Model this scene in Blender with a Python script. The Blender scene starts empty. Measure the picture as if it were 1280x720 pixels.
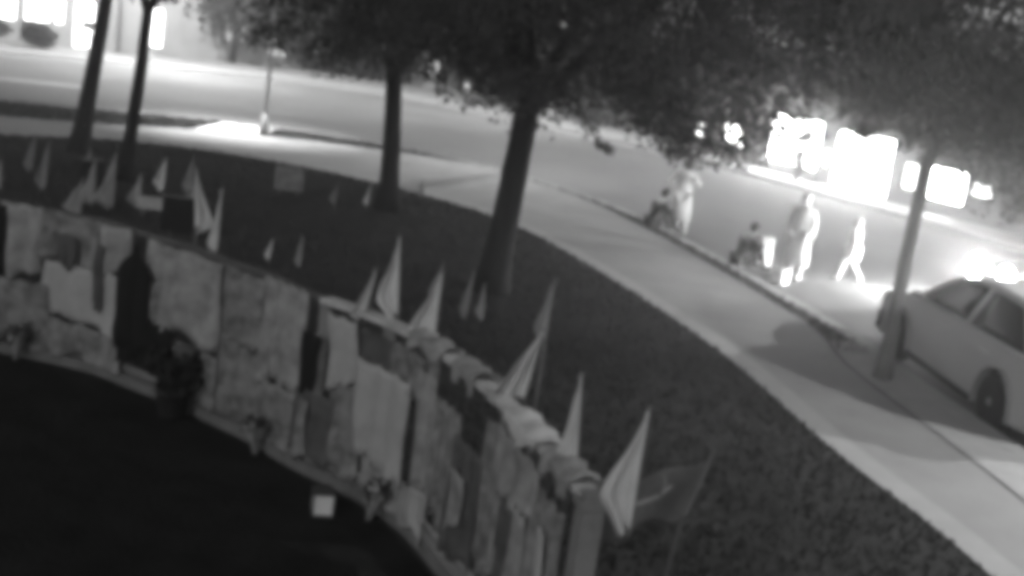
import bpy, bmesh, math, random
import numpy as np
from mathutils import Vector, Matrix, Euler

R = math.radians
rnd = random.Random(7)
sc = bpy.context.scene
col = sc.collection

# ------------------------------------------------------------------ camera, sky, added fill light, exposure
cam = bpy.data.cameras.new('camera')
cam.sensor_width = 36.0
cam.lens = 45.0
cam.clip_start = 0.1
cam.clip_end = 2000
cam_o = bpy.data.objects.new('camera', cam)
col.objects.link(cam_o)
PITCH = math.atan(345.6 / 1600)
ROLL = math.atan(0.14)
fwd = Vector((0, math.cos(PITCH), -math.sin(PITCH)))
r0 = Vector((1, 0, 0)); u0 = Vector((0, math.sin(PITCH), math.cos(PITCH)))
cr_ = r0 * math.cos(ROLL) + u0 * math.sin(ROLL)
cu_ = u0 * math.cos(ROLL) - r0 * math.sin(ROLL)
mw = Matrix((cr_, cu_, -fwd)).transposed().to_4x4()
mw.translation = Vector((0, 0, 4.5))
cam_o.matrix_world = mw
sc.camera = cam_o

world = bpy.data.worlds.new('World')
sc.world = world
world.use_nodes = True
wn = world.node_tree.nodes; wl = world.node_tree.links
bg = wn['Background']
sky = wn.new('ShaderNodeTexSky')
sky.sky_type = 'NISHITA'
sky.sun_disc = False
sky.sun_elevation = R(24)
sky.sun_rotation = R(205)
bw = wn.new('ShaderNodeRGBToBW')
wl.new(sky.outputs['Color'], bw.inputs['Color'])
wl.new(bw.outputs['Val'], bg.inputs['Color'])
bg.inputs['Strength'].default_value = 0.085

fill_sun = bpy.data.lights.new('fill_sun', 'SUN')  # added fill from behind the camera, brightens the fence and flags
fill_sun.energy = 0.2
fill_sun.angle = R(8)
fill_sun_o = bpy.data.objects.new('fill_sun', fill_sun)
col.objects.link(fill_sun_o)
fill_sun_o.rotation_euler = Vector((0.45, 1.0, -0.55)).to_track_quat('-Z', 'Y').to_euler()

sc.view_settings.view_transform = 'Standard'
sc.view_settings.look = 'None'
sc.view_settings.exposure = 0.15
sc.view_settings.gamma = 1.0
sc.render.engine = 'CYCLES'
sc.cycles.use_denoising = True
sc.cycles.max_bounces = 5
sc.cycles.sample_clamp_indirect = 4.0
sc.cycles.pixel_filter_type = 'BLACKMAN_HARRIS'
sc.cycles.filter_width = 7.2          # soft low-resolution security-camera optics

# ------------------------------------------------------------------ materials (the camera sees in grey)
MATS = {}
def gray(name, v, var=0.25, scale=6.0, rough=0.85, bump=0.0, bscale=40.0, spec=0.3, stretch=None, contrast=1.0, trans=0.0):
    if name in MATS: return MATS[name]
    m = bpy.data.materials.new(name); m.use_nodes = True
    n = m.node_tree.nodes; l = m.node_tree.links
    b = n['Principled BSDF']
    b.inputs['Roughness'].default_value = rough
    b.inputs['Specular IOR Level'].default_value = spec
    tc = n.new('ShaderNodeTexCoord'); mp = n.new('ShaderNodeMapping')
    l.new(tc.outputs['Object'], mp.inputs['Vector'])
    if stretch: mp.inputs['Scale'].default_value = stretch
    t = n.new('ShaderNodeTexNoise'); t.inputs['Scale'].default_value = scale
    t.inputs['Detail'].default_value = 6; t.inputs['Roughness'].default_value = 0.62
    l.new(mp.outputs['Vector'], t.inputs['Vector'])
    cr = n.new('ShaderNodeValToRGB')
    lo = v * (1 - var); hi = v * (1 + var)
    w = 0.22 / contrast
    cr.color_ramp.elements[0].position = 0.5 - w; cr.color_ramp.elements[0].color = (lo, lo, lo, 1)
    cr.color_ramp.elements[1].position = 0.5 + w; cr.color_ramp.elements[1].color = (hi, hi, hi, 1)
    l.new(t.outputs['Fac'], cr.inputs['Fac'])
    l.new(cr.outputs['Color'], b.inputs['Base Color'])
    if bump > 0:
        t2 = n.new('ShaderNodeTexNoise'); t2.inputs['Scale'].default_value = bscale; t2.inputs['Detail'].default_value = 4
        l.new(mp.outputs['Vector'], t2.inputs['Vector'])
        bp = n.new('ShaderNodeBump'); bp.inputs['Strength'].default_value = bump; bp.inputs['Distance'].default_value = 0.03
        l.new(t2.outputs['Fac'], bp.inputs['Height']); l.new(bp.outputs['Normal'], b.inputs['Normal'])
    if trans > 0:
        b.inputs['Transmission Weight'].default_value = 0
        tr = n.new('ShaderNodeBsdfTranslucent'); tr.inputs['Color'].default_value = (v, v, v, 1)
        mx = n.new('ShaderNodeMixShader'); mx.inputs['Fac'].default_value = trans
        l.new(b.outputs['BSDF'], mx.inputs[1]); l.new(tr.outputs['BSDF'], mx.inputs[2])
        l.new(mx.outputs['Shader'], n['Material Output'].inputs['Surface'])
    MATS[name] = m
    return m

def glow(name, s, v=1.0):
    if name in MATS: return MATS[name]
    m = bpy.data.materials.new(name); m.use_nodes = True
    b = m.node_tree.nodes['Principled BSDF']
    b.inputs['Base Color'].default_value = (0.8, 0.8, 0.8, 1)
    b.inputs['Emission Color'].default_value = (v, v, v, 1)
    b.inputs['Emission Strength'].default_value = s
    MATS[name] = m
    return m

def glass(name, v=0.02):
    m = gray(name, v, 0.05, 2, rough=0.06, spec=0.6)
    return m

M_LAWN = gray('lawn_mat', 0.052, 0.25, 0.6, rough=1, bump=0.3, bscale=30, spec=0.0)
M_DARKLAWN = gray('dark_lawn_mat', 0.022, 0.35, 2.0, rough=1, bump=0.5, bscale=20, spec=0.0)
M_GRASS = gray('grass_blade_mat', 0.048, 0.25, 1.0, rough=0.9, spec=0.1)
M_ROAD = gray('road_mat', 0.14, 0.2, 0.25, rough=0.85, bump=0.1, bscale=60, spec=0.2)
M_GROUND = gray('ground_mat', 0.10, 0.25, 0.3, rough=1, spec=0.05)
M_WALK = gray('sidewalk_mat', 0.28, 0.14, 0.8, rough=0.9, bump=0.1, bscale=50, spec=0.2)
M_EDGE = gray('edging_mat', 0.36, 0.10, 2.0, rough=0.9, bump=0.1, bscale=50, spec=0.2)
M_KERB = gray('kerb_mat', 0.33, 0.12, 3.0, rough=0.9, bump=0.15, bscale=40, spec=0.2)
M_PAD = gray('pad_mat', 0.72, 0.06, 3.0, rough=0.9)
M_PAINT = gray('paint_mat', 0.6, 0.15, 5.0, rough=0.8)
M_BARK = gray('bark_mat', 0.02, 0.5, 7.0, rough=0.95, bump=1.0, bscale=14, spec=0.1, stretch=(1, 1, 0.18))
M_BARK2 = gray('smooth_bark_mat', 0.13, 0.4, 7.0, rough=0.95, bump=0.7, bscale=18, spec=0.1, stretch=(1, 1, 0.2))
M_LEAF = gray('leaf_mat', 0.065, 0.5, 1.4, rough=0.7, spec=0.2, trans=0.3)
M_LEAF_LIT = gray('leaf_lit_mat', 0.14, 0.5, 1.4, rough=0.7, spec=0.2, trans=0.35)  # paler leaf copy: lamplight on the crown is put into the colour
M_HEDGE = gray('hedge_mat', 0.045, 0.5, 3.0, rough=0.8, spec=0.1, trans=0.2)
M_METAL = gray('post_metal_mat', 0.30, 0.15, 8, rough=0.5, spec=0.5)
M_DMETAL = gray('dark_metal_mat', 0.05, 0.15, 8, rough=0.5, spec=0.5)
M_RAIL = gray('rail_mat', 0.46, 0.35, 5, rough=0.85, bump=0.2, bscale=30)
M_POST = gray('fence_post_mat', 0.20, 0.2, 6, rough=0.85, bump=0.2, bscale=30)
M_WIRE = gray('wire_mat', 0.04, 0.1, 6, rough=0.5, spec=0.5)
M_FLAG = gray('flag_mat', 0.70, 0.16, 5, rough=0.9, trans=0.25)
M_FLAG2 = gray('flag_grey_mat', 0.32, 0.2, 5, rough=0.9, trans=0.25)
M_FLAGD = gray('flag_dark_mat', 0.10, 0.25, 5, rough=0.9, trans=0.2)
M_STICK = gray('stick_mat', 0.22, 0.2, 9, rough=0.8)
CLOTH = [gray('cloth_black_mat', 0.010, 0.4, 4, rough=1),
         gray('cloth_dark_mat', 0.09, 0.4, 3.5, rough=1, contrast=1.3),
         gray('cloth_mid_mat', 0.19, 0.5, 6, rough=1, contrast=1.5),
         gray('cloth_pale_mat', 0.27, 0.38, 4.5, rough=1, contrast=1.4),
         gray('cloth_white_mat', 0.36, 0.2, 4, rough=1)]
M_WALL = gray('wall_plaster_mat', 0.26, 0.15, 1.0, rough=0.9, bump=0.1)
M_WALL2 = gray('wall_dark_mat', 0.12, 0.2, 1.0, rough=0.9, bump=0.1)
M_ROOF = gray('roof_mat', 0.06, 0.2, 2, rough=0.9)
M_FRAME = gray('window_frame_mat', 0.10, 0.1, 3, rough=0.6)
M_LIT = glow('lit_window_mat', 32.0)
M_LITL = glow('lit_window_left_mat', 5.0)
M_LIT2 = glow('lit_window_dim_mat', 5.0)
M_LIT3 = glow('lit_window_soft_mat', 0.45)
M_LAMP = glow('lamp_lens_mat', 25.0)
M_HEAD = glow('headlight_mat', 300.0)
M_SKIN = gray('skin_mat', 0.36, 0.08, 10, rough=0.6)
M_HAIR = gray('hair_mat', 0.03, 0.3, 20, rough=0.7)
M_WHITE = gray('white_cloth_mat', 0.80, 0.05, 4, rough=0.95)
M_PALE = gray('pale_trousers_mat', 0.62, 0.08, 4, rough=0.95)
M_DARKC = gray('dark_clothes_mat', 0.035, 0.3, 6, rough=0.95)
M_DARKC2 = gray('dark_trousers_mat', 0.055, 0.3, 6, rough=0.95)
M_SHOE = gray('shoe_mat', 0.05, 0.2, 8, rough=0.7)
M_BODY = gray('car_paint_mat', 0.42, 0.04, 2, rough=0.32, spec=0.5)
M_BODYD = gray('dark_car_paint_mat', 0.03, 0.05, 2, rough=0.3, spec=0.5)
M_GLASS = glass('car_glass_mat')
M_TYRE = gray('tyre_mat', 0.02, 0.2, 20, rough=0.9)
M_RIM = gray('rim_mat', 0.30, 0.1, 20, rough=0.4, spec=0.5)
M_TRIM = gray('trim_mat', 0.035, 0.2, 12, rough=0.7)
M_CHROME = gray('chrome_mat', 0.55, 0.05, 12, rough=0.25, spec=0.6)
M_BOX = gray('white_box_mat', 0.75, 0.06, 8, rough=0.7)
M_LID = gray('lid_mat', 0.04, 0.2, 8, rough=0.7)
M_POT = gray('pot_mat', 0.05, 0.25, 8, rough=0.9)

# ------------------------------------------------------------------ mesh helpers
class MB:
    def __init__(s): s.v = []; s.f = []
    def add(s, vs, fs):
        o = len(s.v); s.v += [tuple(p) for p in vs]; s.f += [tuple(i + o for i in f) for f in fs]
    def box(s, c, d, rz=0, ax=None):
        c = Vector(c); hx, hy, hz = [q / 2 for q in d]
        m = Matrix.Rotation(rz, 3, 'Z') if ax is None else ax
        vs = [c + m @ Vector((x * hx, y * hy, z * hz)) for x in (-1, 1) for y in (-1, 1) for z in (-1, 1)]
        s.add(vs, [(0, 1, 3, 2), (4, 6, 7, 5), (0, 4, 5, 1), (2, 3, 7, 6), (0, 2, 6, 4), (1, 5, 7, 3)])
    def tube(s, pts, rad, n=8, cap=True):
        pts = [Vector(p) for p in pts]
        if not isinstance(rad, (list, tuple)): rad = [rad] * len(pts)
        vs = []; fs = []
        ref = None
        for i, p in enumerate(pts):
            a = pts[max(i - 1, 0)]; b = pts[min(i + 1, len(pts) - 1)]
            t = (b - a).normalized()
            if ref is None:
                ref = Vector((1, 0, 0)) if abs(t.x) < 0.8 else Vector((0, 1, 0))
            x = (ref - t * ref.dot(t)).normalized(); y = t.cross(x); ref = x
            for k in range(n):
                q = 2 * math.pi * k / n
                vs.append(p + (x * math.cos(q) + y * math.sin(q)) * rad[i])
        for i in range(len(pts) - 1):
            for k in range(n):
                k2 = (k + 1) % n
                fs.append((i * n + k, i * n + k2, (i + 1) * n + k2, (i + 1) * n + k))
        if cap:
            fs.append(tuple(range(n - 1, -1, -1)))
            fs.append(tuple((len(pts) - 1) * n + k for k in range(n)))
        s.add(vs, fs)
    def lathe(s, prof, c=(0, 0, 0), n=16, ax=None):
        c = Vector(c); vs = []; fs = []
        m = ax if ax is not None else Matrix.Identity(3)
        for r, z in prof:
            for k in range(n):
                q = 2 * math.pi * k / n
                vs.append(c + m @ Vector((r * math.cos(q), r * math.sin(q), z)))
        for i in range(len(prof) - 1):
            for k in range(n):
                k2 = (k + 1) % n
                fs.append((i * n + k, i * n + k2, (i + 1) * n + k2, (i + 1) * n + k))
        fs.append(tuple(range(n - 1, -1, -1)))
        fs.append(tuple((len(prof) - 1) * n + k for k in range(n)))
        s.add(vs, fs)
    def ball(s, c, r, n=12, m=8, sc_=(1, 1, 1)):
        prof = [(max(1e-4, r * math.sin(math.pi * i / m)), -r * math.cos(math.pi * i / m)) for i in range(m + 1)]
        o = len(s.v); s.lathe(prof, (0, 0, 0), n)
        c = Vector(c)
        for i in range(o, len(s.v)):
            p = s.v[i]; s.v[i] = (c.x + p[0] * sc_[0], c.y + p[1] * sc_[1], c.z + p[2] * sc_[2])
    def sheet(s, fn, nu, nv, th=0.006):
        """A cloth of real thickness: fn(u, v) -> point; two layers and a rim."""
        g = [[Vector(fn(i / nu, j / nv)) for j in range(nv + 1)] for i in range(nu + 1)]
        vs = []
        for side in (0, 1):
            for i in range(nu + 1):
                for j in range(nv + 1):
                    a = g[min(i + 1, nu)][j] - g[max(i - 1, 0)][j]
                    b = g[i][min(j + 1, nv)] - g[i][max(j - 1, 0)]
                    nn = a.cross(b)
                    nn = nn.normalized() if nn.length > 1e-9 else Vector((0, 1, 0))
                    vs.append(g[i][j] + nn * (th * (side - 0.5)))
        N = (nu + 1) * (nv + 1); w = nv + 1; fs = []
        for i in range(nu):
            for j in range(nv):
                a, b, c, d = i * w + j, (i + 1) * w + j, (i + 1) * w + j + 1, i * w + j + 1
                fs.append((a, d, c, b)); fs.append((N + a, N + b, N + c, N + d))
        rim = [i * w for i in range(nu + 1)] + [nu * w + j for j in range(1, nv + 1)] + [i * w + nv for i in range(nu - 1, -1, -1)] + [j for j in range(nv - 1, 0, -1)]
        for k in range(len(rim)):
            a, b = rim[k], rim[(k + 1) % len(rim)]
            fs.append((a, b, N + b, N + a))
        s.add(vs, fs)
    def poly(s, pts, z): s.add([(p[0], p[1], z) for p in pts], [tuple(range(len(pts)))])
    def build(s, name, mat, parent=None, smooth=False):
        me = bpy.data.meshes.new(name); me.from_pydata(s.v, [], s.f); me.update()
        return mk(name, me, mat, parent, smooth)

def mk(name, me, mat, parent=None, smooth=False):
    me.materials.append(mat)
    if smooth: me.polygons.foreach_set('use_smooth', [True] * len(me.polygons))
    o = bpy.data.objects.new(name, me); col.objects.link(o)
    if parent is not None: o.parent = parent
    return o

def tag(o, label=None, cat=None, group=None, kind=None):
    if label: o['label'] = label
    if cat: o['category'] = cat
    if group: o['group'] = group
    if kind: o['kind'] = kind
    return o

def empty(name, loc=(0, 0, 0), rz=0.0):
    o = bpy.data.objects.new(name, None); col.objects.link(o)
    o.location = loc; o.rotation_euler = (0, 0, rz); o.empty_display_size = 0.2
    return o

def catmull(P, n=10):
    P = [Vector(p) for p in P]; P = [2 * P[0] - P[1]] + P + [2 * P[-1] - P[-2]]; o = []
    for i in range(1, len(P) - 2):
        a, b, c, d = P[i - 1], P[i], P[i + 1], P[i + 2]
        for k in range(n):
            t = k / n
            o.append(0.5 * ((2 * b) + (c - a) * t + (2 * a - 5 * b + 4 * c - d) * t * t + (3 * b - a - 3 * c + d) * t ** 3))
    o.append(P[-2].copy()); return o

def offset(line, d):
    o = []
    for i, p in enumerate(line):
        t = (line[min(i + 1, len(line) - 1)] - line[max(i - 1, 0)]).normalized()
        o.append(p + Vector((t.y, -t.x)) * d)
    return o

def ribbon(name, A, B, z, mat, zb=None, kind='structure'):
    """Strip between two polylines of equal length; with zb a solid with side walls."""
    m = MB(); n = len(A)
    m.v = [(p.x, p.y, z) for p in A] + [(p.x, p.y, z) for p in B]
    m.f = [(i, n + i, n + i + 1, i + 1) for i in range(n - 1)]
    if zb is not None:
        o = len(m.v)
        m.v += [(p.x, p.y, zb) for p in A] + [(p.x, p.y, zb) for p in B]
        for i in range(n - 1):
            m.f.append((i, i + 1, o + i + 1, o + i)); m.f.append((n + i, o + n + i, o + n + i + 1, n + i + 1))
    return tag(m.build(name, mat), kind=kind)

def resample(line, n):
    d = [0.0]
    for a, b in zip(line, line[1:]): d.append(d[-1] + (b - a).length)
    out = []; j = 0
    for k in range(n):
        s = d[-1] * k / (n - 1)
        while j < len(d) - 2 and d[j + 1] < s: j += 1
        u = (s - d[j]) / max(1e-9, d[j + 1] - d[j]); out.append(line[j].lerp(line[j + 1], u))
    return out

# ------------------------------------------------------------------ the ground, road, block, sidewalk
m = MB(); m.poly([(-600, -300), (600, -300), (600, 900), (-600, 900)], -0.16)
tag(m.build('ground', M_GROUND), kind='structure')

kerb_line = catmull([(-60, 20), (-30, 30.5), (-15.2, 36.4), (-9.9, 39.0), (-4.9, 38.9), (-1.6, 37.3), (0.9, 34.6), (3.1, 30.6), (5.6, 22.0), (6.15, 18.7), (6.85, 14.4), (7.6, 8.0), (8.2, 0), (8.6, -20)])
far_line = catmull([(-70, 17), (-36, 41), (-22, 52.6), (-13.7, 58.2), (-7.3, 59.2), (-2, 56.2), (2.6, 52.2), (6.6, 47.6), (11.5, 39.8), (15.5, 32), (17.6, 24), (18.8, 14), (19.4, 0), (19.8, -20)])
K = resample(kerb_line, 160); FL = resample(far_line, 160)
ribbon('road', [Vector((p.x, p.y)) for p in K], FL, -0.12, M_ROAD)
# far side: kerb, pavement, yard
FK = offset(FL, -0.18); FP2 = offset(FL, -2.1)
ribbon('far_kerb', FL, FK, 0.0, M_KERB, -0.16)
ribbon('far_pavement', FK, FP2, -0.004, M_WALK)
FY = offset(FL, -40)
ribbon('far_yard', FP2, FY, -0.008, gray('far_paving_mat', 0.24, 0.15, 0.6))
# block: kerb, verge, sidewalk, lawn
KI = offset(K, 0.30)
ribbon('kerb', K, KI, 0.005, M_KERB, -0.16)
side_out = resample(catmull([(-60, 16.2), (-30, 26.8), (-13.8, 33.1), (-9.15, 36.1), (-5.2, 37.2), (-1.78, 36.95), (0.6, 34.35), (2.5, 30.5), (4.95, 21.9), (5.15, 18.6), (5.9, 13.6), (6.6, 7.0), (7.1, 0), (7.5, -20)]), 160)
side_in = resample(catmull([(-60, 13), (-30, 23.5), (-16, 27.8), (-12.35, 30.0), (-9.94, 31.9), (-6.59, 31.9), (-2.98, 30.2), (0.0, 27.0), (2.84, 19.7), (4.0, 14.46), (4.79, 11.2), (5.3, 6), (5.7, 0), (6.0, -20)]), 160)
ribbon('verge', KI, side_out, -0.012, gray('verge_mat', 0.085, 0.3, 1.5, bump=.3, rough=1))
ribbon('sidewalk', side_out, side_in, -0.004, M_WALK)
ed = offset(side_in, -0.38)
ribbon('sidewalk_edging', ed, side_in, 0.0, M_EDGE)
# thin dark joint between the sidewalk and the kerb apron along the right-hand road
j0 = [i for i in range(160) if side_out[i].y < 20.5 and side_out[i].x > 0]
ap_in = [side_out[i] for i in j0]; ap_out = [KI[i] for i in j0]
ap_in2 = [a + (b - a).normalized() * 0.05 for a, b in zip(ap_in, ap_out)]
ribbon('kerb_apron', ap_out, ap_in2, 0.001, M_KERB)
lawn = MB(); lawn.poly([(p.x, p.y) for p in side_in] + [(-60, -20)], -0.016)
tag(lawn.build('lawn', M_LAWN), kind='structure')

FENCE = catmull([(-8.4, 13.9), (-5.65, 13.8), (-4.4, 13.5), (-2.9, 12.55), (-1.6, 11.4), (-0.8, 10.7), (-0.05, 9.35), (0.66, 7.4)], 24)
FSs = [0.0]
for a, b in zip(FENCE, FENCE[1:]): FSs.append(FSs[-1] + (b - a).length)
FLEN = FSs[-1]
def fp(s, off=0.0, z=0.0):
    """Point at arc length s along the fence, off metres towards the yard side."""
    s = max(0.0, min(FLEN - 1e-4, s)); j = 0
    while FSs[j + 1] < s: j += 1
    u = (s - FSs[j]) / (FSs[j + 1] - FSs[j])
    p = FENCE[j].lerp(FENCE[j + 1], u)
    t = (FENCE[j + 1] - FENCE[j]).normalized(); n = Vector((t.y, -t.x))
    if n.y > 0: n = -n
    return Vector((p.x + n.x * off, p.y + n.y * off, z))
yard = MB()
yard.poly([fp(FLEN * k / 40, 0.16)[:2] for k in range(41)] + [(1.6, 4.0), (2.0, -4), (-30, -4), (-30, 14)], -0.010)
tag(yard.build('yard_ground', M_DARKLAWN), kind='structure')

# concrete pad at the lamp post, its lamplit pool partly painted into the pale colour
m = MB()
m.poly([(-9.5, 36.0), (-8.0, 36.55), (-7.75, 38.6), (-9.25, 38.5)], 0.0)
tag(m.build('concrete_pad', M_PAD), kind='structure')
# worn painted bars on the road
for k, (x, y, L, W, a) in enumerate([(-17.2, 43.6, 3.2, 0.5, 0.38), (-21.5, 41.2, 2.6, 0.4, 0.45)]):
    m = MB(); c, s_ = math.cos(a), math.sin(a)
    m.poly([(x + c * u - s_ * v, y + s_ * u + c * v) for u, v in ((-L / 2, -W / 2), (L / 2, -W / 2), (L / 2, W / 2), (-L / 2, W / 2))], -0.116)
    tag(m.build('road_marking', M_PAINT), kind='structure')
EL1 = offset(FL, 0.35); EL2 = offset(FL, 0.55)
ribbon('road_edge_line', EL1[20:90], EL2[20:90], -0.116, M_PAINT)

# ------------------------------------------------------------------ grass (uncountable)
def scatter_grass(name, n, inside, box, hgt, mat, label, seed):
    rg = np.random.default_rng(seed)
    P = []
    while len(P) < n:
        x = rg.uniform(box[0], box[1]); y = rg.uniform(box[2], box[3])
        if inside(x, y): P.append((x, y))
    P = np.array(P); a = rg.uniform(0, 6.28, n); hh = hgt * rg.uniform(0.5, 1.3, n); w = 0.012 + 0.016 * rg.random(n)
    lean = rg.normal(0, 0.35, (n, 2)) * hh[:, None]
    V = np.zeros((n, 3, 3))
    V[:, 0, 0] = P[:, 0] - np.cos(a) * w; V[:, 0, 1] = P[:, 1] - np.sin(a) * w
    V[:, 1, 0] = P[:, 0] + np.cos(a) * w; V[:, 1, 1] = P[:, 1] + np.sin(a) * w
    V[:, 2, 0] = P[:, 0] + lean[:, 0]; V[:, 2, 1] = P[:, 1] + lean[:, 1]
    V[:, :2, 2] = -0.02; V[:, 2, 2] = hh
    me = bpy.data.meshes.new(name)
    me.from_pydata(V.reshape(-1, 3).tolist(), [], np.arange(n * 3).reshape(-1, 3).tolist())
    o = mk(name, me, mat); tag(o, label, 'grass', kind='stuff'); return o
def poly_in(poly):
    P = [(p[0], p[1]) for p in poly]
    def f(x, y):
        c = False; j = len(P) - 1
        for i in range(len(P)):
            if (P[i][1] > y) != (P[j][1] > y) and x < (P[j][0] - P[i][0]) * (y - P[i][1]) / (P[j][1] - P[i][1]) + P[i][0]: c = not c
            j = i
        return c
    return f
lawn_poly = [(p.x, p.y) for p in side_in if p.y > 5 and p.x > -20] + [(1.6, 5)] + [fp(FLEN * (1 - k / 20), -0.1)[:2] for k in range(21)] + [(-20, 14)]
lin = poly_in(lawn_poly)
scatter_grass('lawn_grass', 60000, lin, (-14, 5.6, 6, 33), 0.06, M_GRASS, 'short dark mown grass between the fence and the sidewalk', 3)
vin = poly_in([(p.x, p.y) for p in KI if p.y > 19] + [(p.x, p.y) for p in reversed(side_out) if p.y > 19])
pin = poly_in([(-9.6, 35.8), (-7.9, 36.4), (-7.6, 38.8), (-9.35, 38.7)])
scatter_grass('verge_grass', 9000, lambda x, y: vin(x, y) and not pin(x, y), (-18, 6, 19, 40), 0.09, M_GRASS, 'rough grass strip between the sidewalk and the road kerb', 4)

# ------------------------------------------------------------------ trees
def leaf_cloud(name, clumps, per, size, mat, parent, seed, keep=None):
    rg = np.random.default_rng(seed)
    C = np.array([c[:3] for c in clumps]); S = np.array([c[3] for c in clumps])
    n = len(C) * per
    idx = np.repeat(np.arange(len(C)), per)
    d = np.clip(rg.normal(0, 1, (n, 3)), -1.7, 1.7); d[:, 2] *= 0.75
    p = C[idx] + d * S[idx][:, None] * 0.55
    if keep is not None: p = p[keep(p)]; n = len(p)
    u = rg.normal(0, 1, (n, 3)); u /= np.linalg.norm(u, axis=1)[:, None]
    w = rg.normal(0, 1, (n, 3)); v = np.cross(u, w); v /= np.linalg.norm(v, axis=1)[:, None]
    L = size * rg.uniform(0.6, 1.4, n)[:, None]; W = L * 0.42
    V = np.stack([p - u * L, p + v * W - u * L * 0.1, p + u * L, p - v * W - u * L * 0.1], 1).reshape(-1, 3)
    me = bpy.data.meshes.new(name)
    me.vertices.add(n * 4); me.vertices.foreach_set('co', V.ravel())
    me.loops.add(n * 4); me.loops.foreach_set('vertex_index', np.arange(n * 4, dtype=np.int32))
    me.polygons.add(n); me.polygons.foreach_set('loop_start', np.arange(0, n * 4, 4, dtype=np.int32))
    me.update(calc_edges=True)
    return mk(name, me, mat, parent)

def tree(label, base, fork, r0_, crown_c, crown_r, nclump, per, leaf, seed, bark=M_BARK, leafm=M_LEAF, group='trees along the sidewalk', extra=(), zmin=None, rtop=0.75):
    rg = random.Random(seed)
    root = empty('street_tree', base)
    B = Vector(base); Fk = Vector(fork) - B; cc = Vector(crown_c) - B
    m = MB(); pts = []; rad = []
    for k in range(9):
        t = k / 8
        wob = 0.03 * math.sin(3 * t + seed)
        pts.append(Vector((Fk.x * t + wob, Fk.y * t, Fk.z * t - 0.02)))
        rad.append(r0_ * ((1.45 if k == 0 else 1.12 if k == 1 else 1.0) - (1 - rtop) * t))
    m.tube(pts, rad, 12)
    m.build('trunk', bark, root, True)
    tips = []
    for k in range(7):
        a = 2 * math.pi * k / 7 + rg.uniform(-.4, .4); e = rg.uniform(0.2, 1.2)
        tgt = cc + Vector((math.cos(a) * crown_r[0] * 0.75, math.sin(a) * crown_r[1] * 0.75, crown_r[2] * (e - 0.45)))
        mid = Fk.lerp(tgt, 0.45) + Vector((0, 0, rg.uniform(0.1, 0.5)))
        lm = MB()
        lm.tube([Fk - Vector((0, 0, 0.15)), Fk.lerp(mid, .5), mid, mid.lerp(tgt, .5), tgt], [r0_ * .42, r0_ * .36, r0_ * .26, r0_ * .15, 0.02], 8)
        for q in range(4):
            s0 = mid.lerp(tgt, rg.uniform(0, .8)); dv = Vector((rg.uniform(-1, 1), rg.uniform(-1, 1), rg.uniform(-.5, .9))) * 1.2
            lm.tube([s0, s0 + dv * .5, s0 + dv], [r0_ * .14, r0_ * .08, .012], 6)
            tips.append(s0 + dv)
        lm.build('limb', bark, root, True)
    clumps = [(p.x, p.y, p.z, 0.55) for p in tips]
    while len(clumps) < nclump:
        q = Vector((rg.uniform(-1, 1), rg.uniform(-1, 1), rg.uniform(-1, 1)))
        if q.length > 1 or q.length < 0.35: continue
        p = cc + Vector((q.x * crown_r[0], q.y * crown_r[1], q.z * crown_r[2]))
        if zmin is not None and p.z < zmin(p.x + B.x, p.y + B.y) + rg.uniform(0, .35): continue
        clumps.append((p.x, p.y, p.z, rg.uniform(0.35, 0.75)))
    for e in extra:
        clumps.append((e[0] - B.x, e[1] - B.y, e[2], e[3]))
    leaf_cloud('crown', clumps, per, leaf, leafm, root, seed)
    tag(root, label, 'tree', group)
    return root

tree('slim tree trunk nearest the far-end lit building, broad dark foot', (-10.2, 28.92, 0), (-9.85, 28.9, 3.6), 0.21, (-9.9, 29.2, 6.4), (3.0, 3.0, 2.5), 130, 70, 0.11, 11, rtop=0.7)
tree('thin dark tree trunk just right of the leftmost tree', (-8.23, 26.02, 0), (-8.0, 26.0, 3.5), 0.145, (-7.4, 26.4, 6.4), (2.8, 2.8, 2.6), 130, 70, 0.11, 12, rtop=0.8)
tree('straight slender tree on the lawn between the lamp post and the thick tree', (-2.88, 26.91, 0), (-3.05, 26.9, 3.0), 0.215, (-2.6, 27.2, 5.3), (4.6, 3.8, 2.7), 340, 150, 0.07, 13, zmin=lambda x, y: 2.75 + 0.0 * x, rtop=0.75)
drop = []
for (x, z, q) in [(2.0, 2.95, .4), (2.35, 2.72, .3), (2.5, 2.95, .45), (2.9, 2.85, .32), (3.3, 2.85, .4), (3.1, 3.2, .5), (2.2, 3.3, .5), (1.6, 3.2, .4), (3.6, 3.5, .5), (5.72, 3.5, .2), (4.98, 3.42, .14), (3.75, 3.2, .3), (5.3, 3.9, .4)]:
    drop.append((x, 20.0 + rnd.uniform(-.4, .4), z, q))
t4 = tree('thickest dark tree trunk in the middle of the lawn', (-0.38, 20.36, 0), (-0.1, 20.3, 3.2), 0.24, (1.1, 20.4, 5.6), (4.6, 3.6, 3.0), 440, 170, 0.06, 14, extra=drop, zmin=lambda x, y: 3.0 - 0.05 * (x + .25), rtop=0.78)
m = MB(); m.tube([(0.3, -0.05, 3.1), (0.7, -0.3, 3.45), (1.05, -0.42, 3.15), (1.3, -0.46, 2.78), (1.56, -0.46, 2.58)], [.05, .04, .022, .014, .008], 6)
m.build('limb', M_BARK, t4, True)
leaf_cloud('hanging_leaves', [(.85, -.4, 3.3, .3), (1.08, -.42, 3.08, .24), (1.2, -.45, 2.9, .18), (1.32, -.46, 2.76, .16), (1.45, -.46, 2.64, .10), (1.58, -.46, 2.58, .08)], 34, .05, M_LEAF, t4, 99)
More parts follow.
